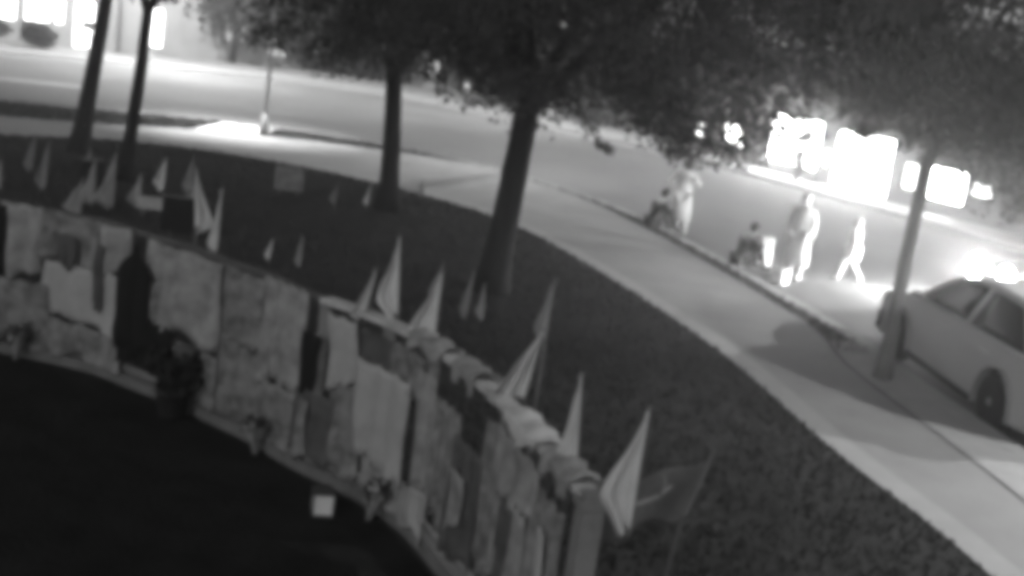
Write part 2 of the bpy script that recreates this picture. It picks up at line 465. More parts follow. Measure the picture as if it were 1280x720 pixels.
tree('pale leaning tree trunk on the kerb beside the parked car', (5.55, 18.25, 0), (5.62, 18.3, 3.4), 0.105, (6.9, 18.4, 5.3), (3.5, 3.2, 2.9), 340, 160, 0.058, 15, bark=M_BARK2, leafm=M_LEAF_LIT, extra=[(7.0, 18.4, 2.95, .4), (7.3, 18.5, 2.8, .4), (7.6, 18.4, 2.65, .4), (7.9, 18.3, 2.6, .45), (8.2, 18.6, 2.6, .45)],
     zmin=lambda x, y: 3.05 - 0.5 * max(0, x - 6.4), rtop=0.85)

# ------------------------------------------------------------------ far trees and hedges
def bush(name, label, cat, c, r, n, per, leaf, seed, mat=M_HEDGE, group=None, stem=True):
    rg = random.Random(seed); root = empty(name, (c[0], c[1], -0.02))
    cl = []
    while len(cl) < n:
        q = Vector((rg.uniform(-1, 1), rg.uniform(-1, 1), rg.uniform(-1, 1)))
        if q.length > 1: continue
        cl.append((q.x * r[0], q.y * r[1], max(0.1, c[2] + q.z * r[2]), 0.16 * (r[0] + r[2])))
    if stem:
        m = MB(); m.tube([(0, 0, -0.02), (0.05, 0, c[2] * .5), (0, 0.05, c[2])], [0.06 + .03 * r[2], 0.05 + .02 * r[2], 0.03], 8); m.build('trunk', M_BARK, root, True)
        for k in range(4):
            a = k * 1.6 + seed; m = MB(); m.tube([(0, 0, c[2] * .4), (math.cos(a) * r[0] * .4, math.sin(a) * r[1] * .4, c[2] * .8), (math.cos(a) * r[0] * .7, math.sin(a) * r[1] * .7, c[2] * 1.05)], [0.05, .035, .015], 6); m.build('limb', M_BARK, root, True)
    leaf_cloud('crown' if stem else 'foliage', cl, per, leaf, mat, root, seed)
    tag(root, label, cat, group); return root
bush('far_tree', 'dark leafy tree across the road, second bright doorway at its left', 'tree', (-15.4, 64.5, 3.2), (2.3, 2.0, 2.2), 60, 60, 0.16, 31, group='trees across the road')
bush('far_tree', 'rounded tree across the road between the doorway and the lamp post', 'tree', (-12.3, 67.0, 2.6), (2.6, 2.0, 2.2), 60, 60, 0.16, 32, group='trees across the road')
bush('far_tree', 'broad tree across the road behind the lamp post', 'tree', (-8.6, 66.4, 2.4), (2.4, 2.0, 2.3), 60, 60, 0.16, 33, group='trees across the road')
bush('far_tree', 'tall tree across the road seen just left of the thick trunk', 'tree', (-0.6, 62.0, 2.6), (2.8, 2.0, 2.6), 60, 60, 0.16, 35, group='trees across the road')
bush('far_tree', 'tree at the road bend seen just right of the thick trunk', 'tree', (3.6, 58.0, 2.8), (2.8, 2.4, 2.7), 70, 60, 0.16, 36, group='trees across the road')
bush('far_tree', 'tree at the corner of the lit shop, left end', 'tree', (7.2, 52.5, 2.6), (1.6, 1.6, 2.4), 50, 60, 0.14, 37, group='trees across the road')
bush('far_tree', 'tree standing on the right of the lit shop', 'tree', (18.5, 36.0, 3.6), (2.6, 2.6, 3.2), 70, 70, 0.14, 38, group='trees across the road')
bush('street_shrub', 'slim shrub in front of the dark pier between the two biggest lit windows', 'shrub', (9.35, 45.1, 1.2), (.28, .28, 1.0), 26, 40, .08, 41)
for i, (x, y, lx, lab) in enumerate([(-25.6, 53.9, 0.9, 'clipped hedge under the leftmost lit window'), (-23.9, 55.3, 1.0, 'clipped hedge under the wide lit window'), (-22.2, 56.7, 0.75, 'small clipped hedge beside the thin post by the lit building')]):
    bush('clipped_hedge', lab, 'hedge', (x, y, 0.62), (lx, 0.6, 0.6), 40, 45, 0.10, 50 + i, group='hedges in front of the lit building', stem=False)

# ------------------------------------------------------------------ buildings
def facade(root, A, B, H, depth, holes, wall, frame=True, roof=True):
    """A building block whose street wall A-B has real openings (s0, z0, s1, z1, glass material)."""
    A = Vector(A); B = Vector(B); L = (B - A).length; t = (B - A) / L; n = Vector((-t.y, t.x))
    if n.y < 0: n = -n
    def pt(s, d, z): return (A.x + t.x * s + n.x * d, A.y + t.y * s + n.y * d, z)
    ax = Matrix(((t.x, n.x, 0), (t.y, n.y, 0), (0, 0, 1)))
    cuts = sorted(set([0, L] + [h[0] for h in holes] + [h[2] for h in holes]))
    m = MB()
    for a, b in zip(cuts, cuts[1:]):
        if b - a < 1e-4: continue
        mid = (a + b) / 2; zs = sorted([(h[1], h[3]) for h in holes if h[0] < mid < h[2]])
        z = -0.02
        for z0, z1 in zs + [(H, H)]:
            if z0 - z > 0.005: m.box(pt(mid, 0.15, (z + z0) / 2), (b - a, 0.3, z0 - z), ax=ax)
            z = z1
    m.build('wall', wall, root)
    m = MB()
    m.box(pt(L / 2, depth, H / 2 - 0.01), (L, 0.3, H), ax=ax); m.box(pt(0.15, depth / 2 + 0.15, H / 2 - .01), (0.3, depth - 0.6, H), ax=ax); m.box(pt(L - 0.15, depth / 2 + 0.15, H / 2 - .01), (0.3, depth - 0.6, H), ax=ax)
    m.build('wall', wall, root)
    for (s0, z0, s1, z1, gm) in holes:
        w = MB(); w.box(pt((s0 + s1) / 2, 0.16, (z0 + z1) / 2), (s1 - s0, 0.03, z1 - z0), ax=ax)
        wo = w.build('window', gm, root)
        fr = MB(); th = 0.05
        for (cs, cz, ls, lz) in [((s0 + s1) / 2, z0 + th / 2, s1 - s0, th), ((s0 + s1) / 2, z1 - th / 2, s1 - s0, th), (s0 + th / 2, (z0 + z1) / 2, th, z1 - z0 - 2 * th), (s1 - th / 2, (z0 + z1) / 2, th, z1 - z0 - 2 * th)]:
            fr.box(pt(cs, 0.10, cz), (ls, 0.08, lz), ax=ax)
        fr.build('frame', M_FRAME, wo)
    if roof:
        m = MB(); m.box(pt(L / 2, depth / 2, H + 0.12), (L + 0.6, depth + 0.9, 0.22), ax=ax); m.build('roof', M_ROOF, root)
    return pt, ax

b1 = empty('shop', (8.15, 49.04, 0))
tag(b1, 'shop with glaring lit windows across the road at right', 'building')
def shift(root, o):
    for c in root.children:
        pass
pt, ax = facade(b1, (0, 0), (7.05, 11.54 * -1), 4.2, 7.0, [
    (1.05, 0.33, 3.75, 2.1, M_LIT), (3.95, 0.55, 4.3, 1.25, M_LIT2), (4.5, 0.02, 7.2, 2.0, M_LIT), (7.75, 0.5, 8.4, 1.4, M_LIT2), (8.9, 0.4, 10.4, 1.45, M_LIT), (10.6, 0.8, 11.5, 1.25, M_LIT2)], M_WALL2)
# entrance canopy and door of the shop
m = MB(); m.box(pt(5.85, -0.35, 2.25), (3.0, 0.9, 0.10), ax=ax); m.build('canopy', M_ROOF, b1)
m = MB(); m.box(pt(2.4, -0.02, 0.17), (2.8, 0.06, 0.2), ax=ax); m.build('sill', M_KERB, b1)

b0 = empty('kiosk', (6.2, 55.2, 0))
tag(b0, 'low annex with small bright windows left of the shop', 'building')
pt0, ax0 = facade(b0, (0, 0), (2.6, -4.9), 2.6, 3.0, [(1.0, 0.35, 2.2, 1.0, M_LIT2), (3.0, 0.4, 4.4, 1.25, M_LIT)], M_WALL2)

b2 = empty('lit_building', (-26.7, 55.5, 0))
tag(b2, 'long low building with bright windows and doorway in the upper left corner', 'building')
facade(b2, (0, 0), (22.7, 18.5), 4.0, 8.0, [
    (1.2, 0.95, 2.6, 2.2, M_LITL), (3.1, 0.95, 3.95, 2.2, M_LITL), (4.25, 1.0, 5.45, 2.2, M_LITL), (5.6, 1.0, 6.1, 2.2, M_LIT2), (6.5, 0.02, 7.5, 2.2, M_LIT2), (9.75, 0.35, 10.85, 2.25, M_LITL), (14.0, 1.0, 15.2, 1.9, M_LIT3),
    (16.3, 1.1, 16.95, 1.5, M_LIT3), (16.4, 0.45, 17.5, 0.9, M_LIT3), (19.0, 0.8, 20.0, 1.7, M_LIT3)], M_WALL)
b3 = empty('house', (-6.6, 66.5, 0))
tag(b3, 'pale house across the road seen between the slender tree and the thick tree', 'building')
facade(b3, (0, 0), (5.2, -2.6), 3.4, 5.0, [(0.8, 0.5, 1.7, 1.6, M_LIT3), (3.0, 0.02, 3.9, 1.9, M_LIT3)], M_WALL)

# ------------------------------------------------------------------ street lamps
def street_lamp(label, base, H, arm, W, spot=150, blend=0.5, group='street lamps along the road'):
    root = empty('street_lamp', base)
    m = MB(); m.lathe([(0.16, -0.15), (0.16, 0.25), (0.11, 0.32), (0.09, 0.6)], n=14); m.build('base', M_METAL, root, True)
    m = MB(); m.tube([(0, 0, 0.5), (0, 0, H * .5), (0, 0, H)], [0.06, 0.05, 0.04], 10); m.build('pole', M_METAL, root, True)
    a = Vector((arm[0], arm[1], 0)); t = a.normalized()
    m = MB(); m.tube([(0, 0, H - .3), a * .3 + Vector((0, 0, H + .25)), a * .7 + Vector((0, 0, H + .4)), a + Vector((0, 0, H + .4))], 0.035, 8); m.build('arm', M_METAL, root, True)
    ax = Matrix(((t.x, -t.y, 0), (t.y, t.x, 0), (0, 0, 1)))
    m = MB(); m.box(a + t * .25 + Vector((0, 0, H + .42)), (0.75, 0.3, 0.12), ax=ax); m.box(a + t * .25 + Vector((0, 0, H + .5)), (0.6, 0.22, 0.05), ax=ax); h = m.build('lamp_head', M_METAL, root)
    m = MB(); m.box(a + t * .3 + Vector((0, 0, H + .345)), (0.5, 0.22, 0.03), ax=ax); m.build('lens', M_LAMP, h)
    L = bpy.data.lights.new('lamp_light', 'SPOT'); L.energy = W; L.spot_size = R(spot); L.spot_blend = blend; L.shadow_soft_size = 0.12
    lo = bpy.data.objects.new('lamp_light', L); col.objects.link(lo); lo.parent = root; lo.location = a + t * .3 + Vector((0, 0, H + .30))
    tag(root, label, 'street lamp', group); return root

street_lamp('slim lamp post rising from the verge beside the bright concrete pad', (-7.75, 37.0, 0), 7.0, (-0.9, 0.6), 11000, 72, 0.9)
street_lamp('tall lamp post far across the road at left', (-17.5, 57.5, 0), 8.5, (1.6, -2.2), 24000)
street_lamp('tall lamp post on the far kerb at the road bend', (0.6, 55.6, 0), 8.5, (-0.6, -2.4), 8000)
street_lamp('low lamp post beyond the parked car, out to the right', (17.4, 9.6, 0), 5.6, (-1.4, 0.5), 13000, 170)
street_lamp('added low lamp post opposite the leaning tree, unseen out to the right', (18.6, 20.5, 0), 6.0, (-1.4, 0.3), 13000, 168)  # added lamp with no visible source, brightens the people and the road
street_lamp('tall lamp post at the shop end of the road', (14.6, 34.6, 0), 8.0, (-2.2, -1.2), 1500)
street_lamp('added lamp post at the road bend hidden behind the thickest tree', (-0.62, 35.9, 0), 7.6, (0.5, 1.2), 3600)  # added to light the middle of the sidewalk, pole kept out of sight

# small sign post by the left road
def sign_post(label, base, h, w, hh, rz, mat=M_METAL):
    root = empty('sign_post', base, rz)
    m = MB(); m.tube([(0, 0, -0.15), (0, 0, h)], 0.04, 8); m.build('post', M_DMETAL, root, True)
    m = MB(); m.box((0, -0.05, h - hh / 2), (w, 0.03, hh)); m.build('sign_plate', mat, root)
    tag(root, label, 'sign', 'small posts across the road')
sign_post('thin dark post in front of the upper left windows', (-22.9, 53.2, 0), 2.6, 0.4, 0.5, 0.7)
sign_post('short dark post with plate beside the leftmost tree top', (-19.6, 56.0, 0), 1.5, 0.9, 0.35, 0.7, M_DMETAL)

# ------------------------------------------------------------------ fence
FH = 1.62
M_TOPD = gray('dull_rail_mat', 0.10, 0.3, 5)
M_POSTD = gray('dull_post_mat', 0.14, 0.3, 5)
fence = empty('memorial_fence', tuple(fp(FLEN / 2)))
tag(fence, 'long curving waist-to-head-high wire fence hung with cloths and small flags', 'fence')
fo = Vector(fence.location)
def rel(p): return Vector(p) - fo
post_s = [0.15, 1.55, 2.72, 4.32, 5.93, 7.45, 8.3, 9.05, 10.6]
for s in post_s:
    m = MB(); p = rel(fp(s)); m.box((p.x, p.y, FH / 2 - .02), (0.085, 0.085, FH + .04), rz=0.4); m.box((p.x, p.y, FH + .015), (0.11, 0.11, 0.03), rz=0.4)
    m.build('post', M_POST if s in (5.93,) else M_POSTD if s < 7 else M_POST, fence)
p = rel(fp(FLEN)); m = MB()
m.box((p.x, p.y, 0.80), (0.14, 0.14, 1.64), rz=0.3); m.box((p.x, p.y, 1.645), (0.18, 0.18, 0.05), rz=0.3); m.box((p.x, p.y, 1.69), (0.12, 0.12, 0.04), rz=0.3)
m.build('end_post', M_POST, fence)
allp = post_s + [FLEN - 0.03]
def bar(name, s0, s1, z, w, h, mat, off=0.0):
    m = MB(); n = 6; vs = []; fs = []
    for k in range(n + 1):
        s = s0 + (s1 - s0) * k / n
        zz = z + 0.008 * math.sin(5 * s)
        for (dx, dz) in ((-w / 2, -h / 2), (w / 2, -h / 2), (w / 2, h / 2), (-w / 2, h / 2)):
            q = rel(fp(s, off + dx)); vs.append((q.x, q.y, zz + dz))
    for k in range(n):
        for e in range(4):
            a = k * 4 + e; b = k * 4 + (e + 1) % 4; fs.append((a, b, b + 4, a + 4))
    fs.append((3, 2, 1, 0)); fs.append(tuple(n * 4 + e for e in range(4)))
    m.add(vs, fs); return m.build(name, mat, fence)
for a, b in zip(allp, allp[1:]):
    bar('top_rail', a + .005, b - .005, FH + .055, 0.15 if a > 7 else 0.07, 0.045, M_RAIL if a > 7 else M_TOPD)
    bar('bottom_rail', a + .05, b - .05, 0.16, 0.05, 0.05, M_POST)
    bar('plinth', a + .003, b - .003, 0.045, 0.20, 0.11, gray('plinth_mat', 0.15, 0.2, 4))
    # welded wire
    m = MB(); L = b - a - .1; n = max(2, int(L / 0.16))
    for k in range(1, n):
        q = rel(fp(a + .05 + L * k / n)); m.tube([(q.x, q.y, .18), (q.x, q.y, FH + .03)], 0.004, 4)
    for k in range(1, 9):
        z = .18 + (FH - .18) * k / 9
        m.tube([rel(fp(a + .05 + L * j / 5, .008, z)) for j in range(6)], 0.004, 4)
    o = m.build('wire_mesh', M_WIRE, fence); o['kind'] = 'stuff'

# ------------------------------------------------------------------ cloths and banners hung on the fence
def cloth(name, label, cat, s0, s1, z0, z1, mat, off=0.06, seed=0, folds=4, taper=0.0, group='cloths hung on the fence', skew=0.0, jag=0.05, amp=0.03):
    rg = random.Random(seed); ph = [rg.uniform(0, 6.28) for _ in range(6)]
    o = fp((s0 + s1) / 2, off, z0)
    def fn(u, v):
        w = (.22 + .78 * min(1, max(0, (v - .10) / .16)) ** .8) if name == 'hung_coat' else (1 - taper * v) if taper >= 0 else (1 + taper * (1 - v))
        s = (s0 + s1) / 2 + (u - .5) * (s1 - s0) * w + skew * v + 0.015 * math.sin(7 * v + ph[3])
        sag = jag * (math.sin(u * 5.3 + ph[0]) + 0.6 * math.sin(u * 13 + ph[1])) * v
        top = 0.03 * math.sin(u * 6.28 * folds / 2 + ph[2]) * (1 - v)
        z = z1 + (z0 - z1) * v + sag - abs(top)
        d = off + amp * (0.35 + 0.65 * v) * (math.sin(u * 6.28 * folds + ph[4] + 1.2 * v) + .5 * math.sin(u * 6.28 * folds * 1.7 + ph[5] - 2 * v)) + 0.02
        return fp(s, max(d, 0.035) if off > 0 else min(d, -0.03), max(z, 0.07)) - o
    m = MB(); m.sheet(fn, max(8, int(folds * 5)), 10, 0.006)
    ob = m.build(name, mat, None, True); ob.location = o
    tag(ob, label, cat, group); return ob
B, D, MI, PA, WH = CLOTH
spec_ = [
 ('hung_cloth', 'black cloth at the very left picture edge of the fence', 2.20, 2.80, 0.78, 1.58, B, .08, 2, 0, 0),
 ('hung_cloth', 'narrow pale cloth hung at the left end of the fence', 2.80, 3.22, 0.92, 1.60, PA, .06, 2, .05, 0),
 ('hung_cloth', 'mottled grey cloth low at the left end of the fence', 2.72, 3.34, 0.10, 0.88, MI, .06, 3, 0, 0),
 ('hung_cloth', 'grey cloth across the fence top behind the crumpled dark rag', 3.26, 3.98, 1.15, 1.58, MI, .06, 2, 0, 0),
 ('hung_cloth', 'large palest sheet on the left part of the fence', 3.36, 4.34, 0.55, 1.17, WH, .07, 2, 0, .0),
 ('hung_cloth', 'grey cloth below the large pale sheet', 3.38, 4.40, 0.10, 0.52, MI, .07, 3, 0, 0),
 ('hung_cloth', 'pale cloth on the fence top above the dark scarf', 3.98, 4.42, 1.12, 1.58, PA, .055, 1, 0, 0),
 ('hung_scarf', 'crumpled dark rag at the fence top on the left', 3.42, 3.76, 1.14, 1.50, D, .12, 2, .25, .03),
 ('hung_scarf', 'thin dark scarf hanging over the large pale sheet', 4.00, 4.16, 0.76, 1.47, D, .12, 2, -.4, 0),
 ('hung_coat', 'black pointed cloth shaped like a hanging coat', 4.38, 4.92, 0.45, 1.60, B, .15, 2, -.8, 0),
 ('hung_cloth', 'wide black cloth under the pointed black cloth', 4.42, 5.24, 0.30, 0.82, B, .11, 3, 0, 0),
 ('hung_cloth', 'broad light panel right of the pointed black cloth', 4.84, 5.88, 0.74, 1.60, PA, .06, 2, 0, 0),
 ('hung_cloth', 'small grey patch cloth beside the pointed black cloth', 4.82, 5.10, 0.90, 1.25, MI, .10, 1, 0, 0),
 ('hung_cloth', 'grey cloth under the broad light panel', 5.20, 5.90, 0.16, 0.70, MI, .06, 2, 0, 0),
 ('hung_cloth', 'mottled cloth at the fence top right of the light post', 6.02, 6.62, 0.95, 1.60, MI, .06, 3, .05, 0),
 ('hung_cloth', 'long lower cloth right of the light post', 6.00, 6.70, 0.14, 0.93, MI, .06, 3, 0, .03),
 ('hung_cloth', 'grey striped cloth in the middle of the curve', 6.64, 7.26, 0.70, 1.56, PA, .06, 4, .08, 0),
 ('hung_cloth', 'dull cloth low in the middle of the curve', 6.72, 7.42, 0.12, 0.72, MI, .06, 3, 0, 0),
 ('hung_scarf', 'short black scarf hung near the lantern', 7.28, 7.58, 0.80, 1.36, B, .09, 2, .35, 0),
 ('hung_cloth', 'dark grey drape above the small lantern', 7.30, 7.76, 0.16, 0.82, D, .06, 2, 0, 0),
 ('hung_cloth', 'slanting pale strip below the short bunched flag', 7.66, 7.98, 1.02, 1.62, WH, .07, 2, 0, .05),
 ('hung_cloth', 'dim cloth between the pale strip and the long sheet', 7.74, 8.10, 0.14, 1.04, MI, .05, 2, 0, 0),
 ('hung_cloth', 'dark grey cloth under the paired white flags', 8.04, 8.46, 1.18, 1.58, D, .05, 2, 0, 0),
 ('hung_cloth', 'tall palest sheet at the bend of the fence', 8.08, 8.86, 0.42, 1.32, WH, .08, 3, .1, .06),
 ('hung_cloth', 'pale lower sheet at the bend of the fence', 8.30, 9.06, 0.10, 0.46, PA, .09, 3, 0, 0),
 ('hung_cloth', 'grey cloth over the bend just under the rail', 8.50, 9.00, 1.25, 1.58, MI, .05, 2, 0, 0),
 ('hung_cloth', 'narrow grey strip right of the bend', 9.08, 9.36, 0.55, 1.50, PA, .07, 2, 0, .05),
 ('hung_cloth', 'bright narrow strip touching the ground at the bend', 9.14, 9.44, 0.08, 0.52, WH, .10, 1, 0, .03),
 ('hung_cloth', 'dusky cloth right of the narrow strip', 9.42, 9.84, 0.40, 1.38, MI, .06, 3, 0, 0),
 ('hung_cloth', 'dim cloth with a ragged hem below the near rail', 9.86, 10.40, 0.30, 1.22, D, .06, 3, 0, 0),
 ('hung_cloth', 'pale rag hung low on the near stretch', 9.94, 10.18, 0.55, 0.98, PA, .12, 1, 0, 0),
 ('hung_cloth', 'grey cloth hung from the near rail', 10.44, 10.86, 0.50, 1.56, MI, .06, 3, 0, 0),
 ('hung_cloth', 'wide light cloth just under the near rail', 10.72, 11.60, 1.22, 1.60, PA, .07, 3, .1, 0),
 ('hung_cloth', 'dark cloth in the near stretch under the light cloth', 10.92, 11.40, 0.40, 1.16, D, .06, 3, 0, 0),
 ('hung_cloth', 'pale ribbon cloth near the end post', 11.30, 11.56, 0.50, 1.24, PA, .11, 2, -.3, .05),
 ('hung_cloth', 'grey mottled cloth beside the end post', 11.58, 12.08, 0.45, 1.50, MI, .06, 3, 0, 0),
 ('hung_cloth', 'thin light strip beside the end post', 11.82, 11.96, 0.60, 1.30, WH, .12, 1, -.4, 0),
]
for i, (nm, lab, s0, s1, z0, z1, mt, off, fo_, tp, sk) in enumerate(spec_):
    if nm == 'hung_cloth':
        e = .05 * (s1 - s0) + .015; s0 -= e; s1 += e
        if z1 > 1.5 and s1 < 7.6: z1 = 1.70 + .03 * math.sin(i * 2.1); off = max(off, .065)
        elif z0 < .2: pass
        else: z0 -= .04
        off += .012 * (i % 3)
    cloth(nm, lab, 'cloth', s0, s1, z0, z1, mt, off, 100 + i, fo_, tp, skew=sk, amp=0.03 if s1 - s0 > .3 else .018)

rg = random.Random(5)
def rail_wrap(label, s0, s1, mat, seed):
    q = random.Random(seed); ph = [q.uniform(0, 6.28) for _ in range(4)]; o = fp((s0 + s1) / 2, 0, FH)
    def fn(u, v):
        s = s0 + (s1 - s0) * u + .02 * math.sin(9 * v + ph[0]); a = (v - .5) * 2
        bump = .022 * (1 + math.sin(u * 14 + ph[1] + 2 * v)) + .014 * (1 + math.sin(u * 27 + ph[2] - 3 * v))
        flat = max(-1, min(1, a / .55)); d = flat * (.092 + .4 * bump)
        z = FH + .088 + bump * (1 - abs(a)) - (max(0, abs(a) - .55) / .45) * (.10 + .05 * math.sin(u * 8 + ph[3]))
        return fp(s, d, z) - o
    m = MB(); m.sheet(fn, 22, 14, .006); ob = m.build('draped_cloth', mat, None, True); ob.location = o
    tag(ob, label, 'cloth', 'crumpled cloths over the near rail')
rail_wrap('crumpled cloth over the rail beside the paired white flags', 8.75, 9.35, CLOTH[3], 1)
rail_wrap('crumpled pale cloth over the rail before the leaning flag', 9.6, 10.05, M_FLAG2, 2)
rail_wrap('crumpled bright cloth over the rail between the leaning flag and the slim flag', 10.75, 11.45, M_FLAG, 3)
rail_wrap('crumpled grey cloth over the rail next to the end post', 11.6, 12.1, CLOTH[3], 4)

# things standing at the fence foot
pot = empty('potted_shrub', tuple(fp(5.58, 0.30))); pot.scale = (1.4, 1.4, 1.25); tag(pot, 'dark potted shrub at the foot of the light fence post', 'plant')
m = MB(); m.lathe([(.10, 0), (.13, .2), (.145, .2), (.145, .24), (.12, .24), (.11, .2)], n=14); m.build('pot', M_POT, pot, True)
m = MB(); m.tube([(0, 0, .2), (.02, 0, .4)], .012, 6); m.build('stem', M_BARK, pot)
leaf_cloud('leaves', [(rg.uniform(-.13, .13), rg.uniform(-.13, .13), rg.uniform(.28, .5), .10) for _ in range(14)], 34, 0.045, gray('pot_leaf_mat', .02, .4, 5), pot, 62)
cr = empty('crate', tuple(fp(5.55, 0.14)), -0.5); tag(cr, 'grey upright box behind the dark potted shrub', 'box')
m = MB(); m.box((0, 0, .33), (.24, .16, .66)); m.build('body', CLOTH[1], cr)
m = MB(); m.box((0, 0, .675), (.27, .19, .03)); m.build('lid', CLOTH[1], cr)
la = empty('lantern', (-1.38, 10.5, -.01), 0.25); tag(la, 'small white lantern with dark cap on the black ground', 'lantern')
m = MB(); m.box((0, 0, .012), (.19, .19, .024)); m.build('base', M_LID, la)
m = MB(); m.box((0, 0, .115), (.165, .165, .182)); m.build('shade', M_BOX, la)
for sx in (-1, 1):
    for sy in (-1, 1):
        m = MB(); m.box((sx * .088, sy * .088, .115), (.012, .012, .182)); m.build('corner_bar', M_LID, la)
m = MB(); m.add([(-.10, -.10, .207), (.10, -.10, .207), (.10, .10, .207), (-.10, .10, .207), (-.035, -.035, .265), (.035, -.035, .265), (.035, .035, .265), (-.035, .035, .265)],
                [(3, 2, 1, 0), (4, 5, 6, 7), (0, 1, 5, 4), (1, 2, 6, 5), (2, 3, 7, 6), (3, 0, 4, 7)]); m.build('cap', M_LID, la)

def bouquet(label, s, off, tilt, seed, h=0.42):
    root = empty('bouquet', tuple(fp(s, off, 0)), seed * .7); tag(root, label, 'flowers', 'bouquets at the fence foot')
    rg = random.Random(seed)
    m = MB(); m.lathe([(.03, 0.0), (.05, h * .3), (.13, h * .72), (.128, h * .725), (.03, h * .2)], n=12)
    m.v = [(x + tilt * z * .4, y * (1 + rg.uniform(-.1, .1)), z) for x, y, z in m.v]; m.build('wrapping', CLOTH[3], root, True)
    for k in range(7):
        a = k * .9; m = MB(); m.ball((tilt * h * .35 + .07 * math.cos(a) * (k > 0), .07 * math.sin(a) * (k > 0), h * .78 + rg.uniform(-.02, .05)), .035, 8, 5, (1, 1, .8)); m.build('blossom', CLOTH[rg.choice([1, 2, 3, 4])], root, True)
    leaf_cloud('leaves', [(tilt * h * .35, 0, h * .72, .13)], 40, .05, M_HEDGE, root, seed)
bouquet('wrapped bouquet leaning below the tall pale sheet', 8.72, .26, .3, 71)
bouquet('wrapped bouquet at the fence foot under the dull middle cloth', 6.9, .22, -.2, 72)
bouquet('wrapped bouquet at the foot of the left end of the fence', 3.1, .24, .2, 73)

# ------------------------------------------------------------------ small flags
def flag(label, base, H, hoist, W, mat, seed, lean=(0, 0), side=-1, group='small limp flags on sticks', yaw=0.0, name='stick_flag', peak=.8):
    """A limp pennant: the hoist runs down the stick, the fly droops to one side."""
    rg = random.Random(seed); root = empty(name, base, yaw)
    L = Vector((lean[0], lean[1], H))
    m = MB(); m.tube([(0, 0, -0.04), L], [0.011, 0.008], 6); m.build('stick', M_STICK, root, True)
    m = MB(); m.ball(L, 0.016, 8, 6); m.build('finial', M_STICK, root, True)
    ph = rg.uniform(0, 6.28); fa = rg.uniform(.14, .34); fr_ = rg.uniform(6, 13); peak *= rg.uniform(.86, 1.02); bow = rg.uniform(-.14, .14); top = L * 0.985; ax = L.normalized()
    def fn(u, v):
        w = W * (v / peak) ** 1.1 if v < peak else W * (1 - .75 * (v - peak) / (1.001 - peak) * (1 if peak < .9 else .3))
        w = max(w, 0.012)
        p = top - ax * (hoist * v)
        fold = fa * W * math.sin(u * fr_ + ph + v * 1.2) * (u ** .6) * min(1, 2.2 * v)
        return Vector((p.x + side * u * w * (0.92 + bow * math.sin(3.1 * v) + .05 * math.sin(11 * v + ph)), p.y - 0.014 - abs(fold) * .5 + fold, p.z - 0.10 * hoist * u * u * v))
    m = MB(); m.sheet(fn, 16, 14, 0.004); m.build('pennant', mat, root, True)
    tag(root, label, 'flag', group); return root

flag('tall limp white flag on the fence behind the broad light panel', (-3.56, 14.07, 1.0), 1.32, .66, .24, M_FLAG, 1, lean=(-.10, 0), side=1, peak=.97)
flag('narrow white flag above the light fence post', (-3.14, 13.2, 1.55), .72, .66, .11, M_FLAG, 2, peak=.97)
flag('left one of the paired white flags at the fence bend, standing taller', (-.97, 11.1, 1.62), .80, .68, .20, M_FLAG, 3, lean=(-.07, 0))
flag('right one of the paired white flags at the fence bend, upright edge', (-.60, 10.6, 1.66), .60, .57, .29, M_FLAG, 4, peak=.93)
flag('white flag leaning on the rail midway along the near stretch', (.20, 9.25, 1.66), .56, .54, .29, M_FLAG, 5, lean=(.07, 0), peak=.95)
flag('slim white flag second from the end post', (.58, 7.95, 1.66), .62, .60, .16, M_FLAG, 6, lean=(-.06, 0), peak=.92)
flag('largest white flag beside the end post', (.90, 7.25, 1.55), .78, .74, .235, M_FLAG, 7)
flag('short bunched white flag on the rail at the left of the fence bend', tuple(fp(7.98, 0.0, 1.64)), .44, .42, .17, M_FLAG, 9, lean=(.05, 0), peak=.9)
flag('hazy white flag behind the rail of the near stretch', (.37, 11.9, 0.0), 2.06, .55, .16, M_FLAG2, 8, lean=(.02, 0))
